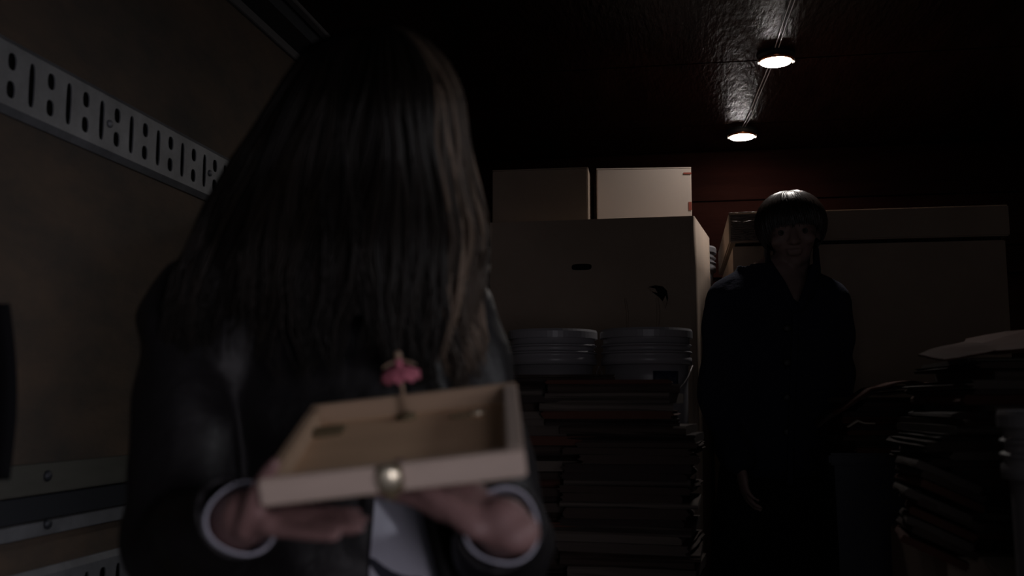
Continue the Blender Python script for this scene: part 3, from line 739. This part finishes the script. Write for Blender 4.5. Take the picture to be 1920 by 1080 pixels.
for i in range(1500):
    phi = rnd.uniform(-2.4, 2.4) if i > 500 else rnd.uniform(.3, 2.0)
    s = rnd.uniform(.90, 1.0); lock = int((phi + 3) * 15); lr = random.Random(lock)
    f_ = math.cos(phi); end = 640 + 60 * lr.random() + rnd.uniform(-25, 20)
    if f_ > .3: end += 25
    if math.sin(phi) < -.5: end = 560 + rnd.uniform(0, 120)
    ph = lr.uniform(0, 6.3); amp = (4 + 9 * max(0, math.sin(phi)))
    pts = []; y0 = 50 + rnd.uniform(0, 5); steps = 22
    for k in range(steps):
        v = (k / (steps - 1)) ** 1.35; y = y0 + (end - y0) * v
        wob = amp * max(0, (y - 230) / 300) * math.sin(y / 42 + ph) + 5 * max(0, (y - 300) / 300) * math.sin(y / 19 + i)
        pts.append(hair_pt(phi + .05 * math.sin(y / 60 + ph), y, s, wob))
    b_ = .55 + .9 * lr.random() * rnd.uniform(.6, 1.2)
    if math.sin(phi) > .64: b_ *= 15 if lr.random() > .66 else 4  # right-hand locks brightened: light from the right put into their colour
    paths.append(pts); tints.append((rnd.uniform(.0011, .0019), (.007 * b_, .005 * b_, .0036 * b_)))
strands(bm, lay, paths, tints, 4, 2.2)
me = bpy.data.meshes.new('long_hair'); bm.to_mesh(me); bm.free(); me.transform(INV)
link('long_hair', me, M['hairw'], wom)

# ---- music box held by the woman
mb = thing('music_box', BX(0, 0, -.025), 'open shallow light wood box with brass clasp and pink figurine', 'box')
mb.rotation_euler = Matrix((bx_r, bx_f, bx_u)).transposed().to_euler()
bw, bd, bh, tk = .24 * BS, .27 * BS, .025 * BS, .011
boxo('bottom_panel', (-bw / 2 + .002, .002, 0), (bw / 2 - .002, bd - .002, .004), M['boxfloor'], mb)
boxo('front_wall', (-bw / 2, 0, 0), (bw / 2, tk, bh), M['boxwood'], mb, .002)
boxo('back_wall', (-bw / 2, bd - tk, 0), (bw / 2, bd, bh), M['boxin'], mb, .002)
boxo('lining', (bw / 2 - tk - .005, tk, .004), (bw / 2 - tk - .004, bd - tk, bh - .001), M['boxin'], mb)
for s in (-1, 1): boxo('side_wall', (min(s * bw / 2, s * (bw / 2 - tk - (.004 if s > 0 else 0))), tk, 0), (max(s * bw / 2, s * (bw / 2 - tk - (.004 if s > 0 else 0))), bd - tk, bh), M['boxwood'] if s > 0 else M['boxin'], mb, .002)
bm = bmesh.new(); cxm = -.002
box(bm, (cxm - .0105, -.0025, .002), (cxm + .0105, 0, bh + .001), .001); cp = fin('clasp_plate', bm, M['dkbrass'], mb)
bm = bmesh.new(); ell(bm, (cxm, -.008, bh * .66), (.0092, .0042, .0092), None, 24); k_ = fin('clasp_knob', bm, M['gold'], mb, True); k_['label'] = 'round shiny brass knob'
bm = bmesh.new(); box(bm, (cxm - .005, -.004, -.004), (cxm + .005, -.001, .004), .001); fin('clasp_tongue', bm, M['dkbrass'], mb)
# figurine
fx, fy = -.008, .214
fg = thing('figurine', (0, 0, 0), 'tiny pink dancer figurine on a post in the wooden box', 'figurine')
fg.matrix_world = mb.matrix_basis @ Matrix.Translation((fx, fy, .004))
def lf(nm, prof, m_, n=20):
    bm = bmesh.new(); lathe(bm, prof, n); return fin(nm, bm, m_, fg, True)
lf('turntable', [(.011, 0), (.011, .003), (.006, .005), (.003, .007)], M['dkbrass'])
lf('post', [(.0020, .004), (.0018, .034), (.0035, .044)], M['paleskin'])
bm = bmesh.new(); nn = 40; rr = []
for r0, z0, w0 in ((.004, .053, 0), (.010, .052, .001), (.0195, .045, .003), (.020, .042, .003), (.010, .041, .001), (.004, .042, 0)):
    rr.append([bm.verts.new(((r0) * math.cos(2 * math.pi * i / nn), r0 * math.sin(2 * math.pi * i / nn), z0 + w0 * math.sin(9 * 2 * math.pi * i / nn))) for i in range(nn)])
for a, b in zip(rr, rr[1:]):
    for i in range(nn): bm.faces.new((a[i], a[(i + 1) % nn], b[(i + 1) % nn], b[i]))
tu = fin('tutu', bm, M['pink'], fg, True); tu['label'] = 'flared pink skirt'
lf('torso', [(.003, .050), (.0042, .053), (.0033, .055), (.0047, .059), (.0037, .061), (.0018, .062)], M['pink'])
bm = bmesh.new(); ell(bm, (0, 0, .0655), (.0038, .004, .0045), None, 14); fin('head', bm, M['paleskin'], fg, True)
for s in (-1, 1):
    bm = bmesh.new(); tube(bm, [(s * .004, 0, .0595), (s * .011, -.002, .0575), (s * .016, -.003, .055)], [.0015, .0013, .001], 8); fin('arm', bm, M['paleskin'], fg, True)
# brass key and small dark ring inside
kb = thing('winding_key', (0, 0, 0), 'small brass key lying in the box right of the figurine', 'key'); kb.matrix_world = mb.matrix_basis @ Matrix.Translation((.056, .188, .0045))
bm = bmesh.new(); tube(bm, [(-.016, 0, .002), (.004, .002, .002)], .0018, 8); fin('shaft', bm, M['dkbrass'], kb, True)
bm = bmesh.new(); ell(bm, (.010, .003, .003), (.0075, .0055, .0028), None, 16); fin('bow', bm, M['gold'], kb, True)
hk = thing('metal_fitting', (0, 0, 0), 'small dark metal piece lying in the left back corner of the wooden box', 'fitting'); hk.matrix_world = mb.matrix_basis @ Matrix.Translation((-.082, .180, .0045))
boxo('block', (-.015, -.006, 0), (.015, .006, .006), M['dkbrass'], hk, .002); bm = bmesh.new(); tube(bm, [(-.015, .007, .005), (.015, .007, .005)], .0025, 8); fin('pin', bm, M['dkbrass'], hk, True)

# ---- man standing under the lamps
MY = 3.16
mp = P(1462, 757, MY)
man = thing('person', (mp.x, MY, 0), 'dark haired man in long dark coat standing at the back, arms down', 'person')
INVM = Matrix.Translation(-Vector((mp.x, MY, 0))); offm = -Vector((mp.x, MY, 0))
pm = lambda px, py, dy=0: P(px, py, MY + dy)
HM = pm(1484, 432, -.0); ex = (P(1500, 432, MY) - P(1484, 432, MY)).normalized()
mrot = Matrix.Rotation(R(-3), 3, 'Y') @ Matrix.Rotation(R(-4), 3, 'Z') @ Matrix.Rotation(R(8), 3, 'X')
bm = bmesh.new()
TM = head_parts(bm, HM, .103, mrot)
cx = pm(1458, 640); mz = lambda z_, dx=0, dy=.0: Vector((cx.x + dx, MY + dy, z_))
tube(bm, [mz(.86), mz(1.0), mz(1.12), mz(1.28), mz(1.40), mz(1.47)], [(.165, .11), (.15, .10), (.15, .10), (.18, .115), (.175, .10), (.09, .07)], 20, up=(0, 1, 0))
tube(bm, [mz(1.44), pm(1478, 535, .01), pm(1484, 480, .02)], [.062, .058, .058], 14)
msr, msl = pm(1368, 568), pm(1550, 568); mer, mel = pm(1345, 740, .01), pm(1562, 740, .01); mwr, mwl = pm(1388, 868, -.15), pm(1568, 870, -.03)
for s_, e_, w_ in ((msr, mer, mwr), (msl, mel, mwl)):
    tube(bm, [mz(1.42), s_], [.07, .06], 12); tube(bm, [s_, s_.lerp(e_, .5), e_], [.058, .05, .042], 14); tube(bm, [e_, e_.lerp(w_, .35), w_], [.042, .040, .028], 14)
hand_parts(bm, mwr, (.12, -.1, -1), (1, .2, .1), -1, [(.3, .4, .3)] * 4, .95)
hand_parts(bm, mwl, (.0, -.05, -1), (-1, .2, .1), 1, [(.3, .4, .3)] * 4, .95)
for s, kx, fx_ in ((-1, 1375, 1366), (1, 1492, 1494)):
    hp = mz(.90, .085 * s); kn = pm(kx, 1010, -.01); kn.z = .50; ft = Vector((pm(fx_, 1010).x, MY, .08))
    tube(bm, [hp, kn, kn.lerp(ft, .4), ft], [.092, .060, .056, .038], 14)
    tube(bm, [ft + Vector((0, .04, -.03)), ft + Vector((0, -.07, -.045)), ft + Vector((0, -.18, -.055))], [(.036, .035), (.045, .028), (.04, .02)], 12)
def plantm(me): me.transform(INVM); return me
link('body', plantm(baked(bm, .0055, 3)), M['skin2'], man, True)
n_before = set(bpy.data.objects); eyes(TM, .103, man)
for o in set(bpy.data.objects) - n_before:
    if o.name.startswith('eye'): o.location = offm
# coat
bm = bmesh.new()
tube(bm, [mz(.95, -.0), mz(.99), mz(1.07), mz(1.2), mz(1.32), mz(1.42), mz(1.48)], [(.195, .150), (.192, .146), (.19, .135), (.20, .135), (.21, .135), (.195, .12), (.115, .09)], 28, up=(0, 1, 0))
for s_, e_, w_ in ((msr, mer, mwr), (msl, mel, mwl)):
    tube(bm, [mz(1.44), s_ + Vector((0, 0, .005))], [.088, .072], 14); tube(bm, [s_, s_.lerp(e_, .5), e_], [.075, .066, .060], 16); tube(bm, [e_, e_.lerp(w_, .5), w_ + (e_ - w_).normalized() * .01], [.060, .054, .045], 16)
me = baked(bm, .009, 2, lambda co: .006 * noise.noise(co * 8) + .004 * math.sin(co.z * 35 + 5 * noise.noise(co * 4)))
def killm(c, n_):
    q = c - CAM; d = q.dot(CF); px = 960 + F * q.dot(CR) / d; py = 540 - F * q.dot(CU) / d
    if n_.y < .3 and 485 < py < 566 and abs(px - (1484 + (py - 500) * .2)) < (568 - py) * .46: return True
    if c.z < .86 and n_.z < -.5 and abs(c.x - cx.x) < .19 and (c - mwr).length > .09: return True
    return c.z > 1.505
trim_mesh(me, killm)
ck = link('coat', plantm(me), M['coat'], man, True); solid(ck, .008)
for nm, pts in (('collar', [(1438, 478, .06), (1440, 505, -.05), (1462, 540, -.125), (1490, 580, -.145)]), ('collar', [(1530, 478, .06), (1532, 505, -.05), (1520, 540, -.125), (1500, 578, -.145)])):
    bm = bmesh.new(); tube(bm, [pm(*p) for p in pts], [(.010, .040), (.011, .038), (.011, .030), (.008, .012)], 12, up=(0, 0, 1)); o = fin(nm, bm, M['coat'], man, True); o.location = offm
bm = bmesh.new()
tube(bm, [pm(1492, 590, -.148), pm(1488, 700, -.150), pm(1484, 800, -.16), pm(1482, 905, -.168)], [(.010, .005)] * 4, 8, up=(0, -1, 0)); o = fin('coat_placket', bm, M['coat'], man, True); o.location = offm
for py in (615, 680, 745, 810):
    bm = bmesh.new(); q = pm(1476, py, -.158); ell(bm, q, (.012, .004, .012), None, 12); o = fin('button', bm, M['blackplastic'], man, True); o.location = offm
# inner shirt under coat
bm = bmesh.new(); tube(bm, [mz(1.0), mz(1.12), mz(1.28), mz(1.37)], [(.158, .108), (.158, .108), (.186, .122), (.165, .105)], 20, up=(0, 1, 0))
link('shirt', plantm(baked(bm, .01, 2)), M['trouser'], man, True)
bm = bmesh.new(); tube(bm, [mz(.80), mz(.9), mz(1.0)], [(.178, .122), (.172, .118), (.158, .108)], 20, up=(0, 1, 0))
for s, kx, fx_ in ((-1, 1375, 1366), (1, 1492, 1494)):
    hp = mz(.88, .085 * s); kn = pm(kx, 1010, -.01); kn.z = .50; ft = Vector((pm(fx_, 1010).x, MY, .09))
    tube(bm, [hp, kn, kn.lerp(ft, .5), ft], [.102, .082, .074, .066], 16)
link('trousers', plantm(baked(bm, .011, 3)), M['trouser'], man, True)
for fx_ in (1366, 1494):
    ft = Vector((pm(fx_, 1010).x, MY, .08)); bm = bmesh.new()
    tube(bm, [ft + Vector((0, .045, -.03)), ft + Vector((0, -.06, -.04)), ft + Vector((0, -.19, -.05))], [(.044, .046), (.050, .036), (.045, .026)], 14); o = fin('shoe', bm, M['shoe'], man, True); o.location = offm
# man's hair: short cap with a long fringe
bm = bmesh.new(); lay = bm.loops.layers.float_color.new('tint'); rnd = random.Random(3)
def mh(phi, th, s=1.0):          # phi 0 = front; th from crown
    x_, y_, z_ = math.sin(phi) * math.sin(th) * .98, -math.cos(phi) * math.sin(th) * 1.12 + .06, math.cos(th) * 1.02 + .14
    return HM + mrot @ Vector((x_ * .104 * s, y_ * .104 * s, z_ * .104 * s))
def lim(phi):
    a = abs(math.atan2(math.sin(phi), math.cos(phi)))
    return R(88) if a < .7 else (R(88) + (a - .7) / .5 * R(30) if a < 1.2 else R(118) + min(1, (a - 1.2)) * R(8))
rg = []
for j in range(12): rg.append([bm.verts.new(mh(2 * math.pi * i / 40, lim(2 * math.pi * i / 40) * (j + .3) / 11.3, .985)) for i in range(40)])
for a, b in zip(rg, rg[1:]):
    for i in range(40):
        f = bm.faces.new((a[i], a[(i + 1) % 40], b[(i + 1) % 40], b[i])); f.smooth = True
        for lp in f.loops: lp[lay] = (.02, .014, .012, 1)
f = bm.faces.new(rg[0][::-1])
for lp in f.loops: lp[lay] = (.02, .014, .012, 1)
paths, tints = [], []
for i in range(900):
    phi = rnd.uniform(-math.pi, math.pi); L_ = lim(phi) * (rnd.uniform(.9, 1.08) + .10 * noise.noise((phi * 3, 1, 2))); t0 = rnd.uniform(0, .55) if i % 2 else rnd.uniform(0, .1); pts = []
    tw = rnd.uniform(-.18, .18) + .15
    for k in range(9):
        u = t0 + (1 - t0) * k / 8; pts.append(mh(phi + tw * u, max(.02, L_ * u), 1.0 + .055 * math.sin(u * 3.0) + rnd.uniform(0, .004)))
    b_ = rnd.uniform(.6, 1.5); paths.append(pts); tints.append((rnd.uniform(.0018, .0030), (.030 * b_, .021 * b_, .018 * b_)))
strands(bm, lay, paths, tints)
me = bpy.data.meshes.new('hair'); bm.to_mesh(me); bm.free(); me.transform(INVM); link('hair', me, M['hairm'], man)
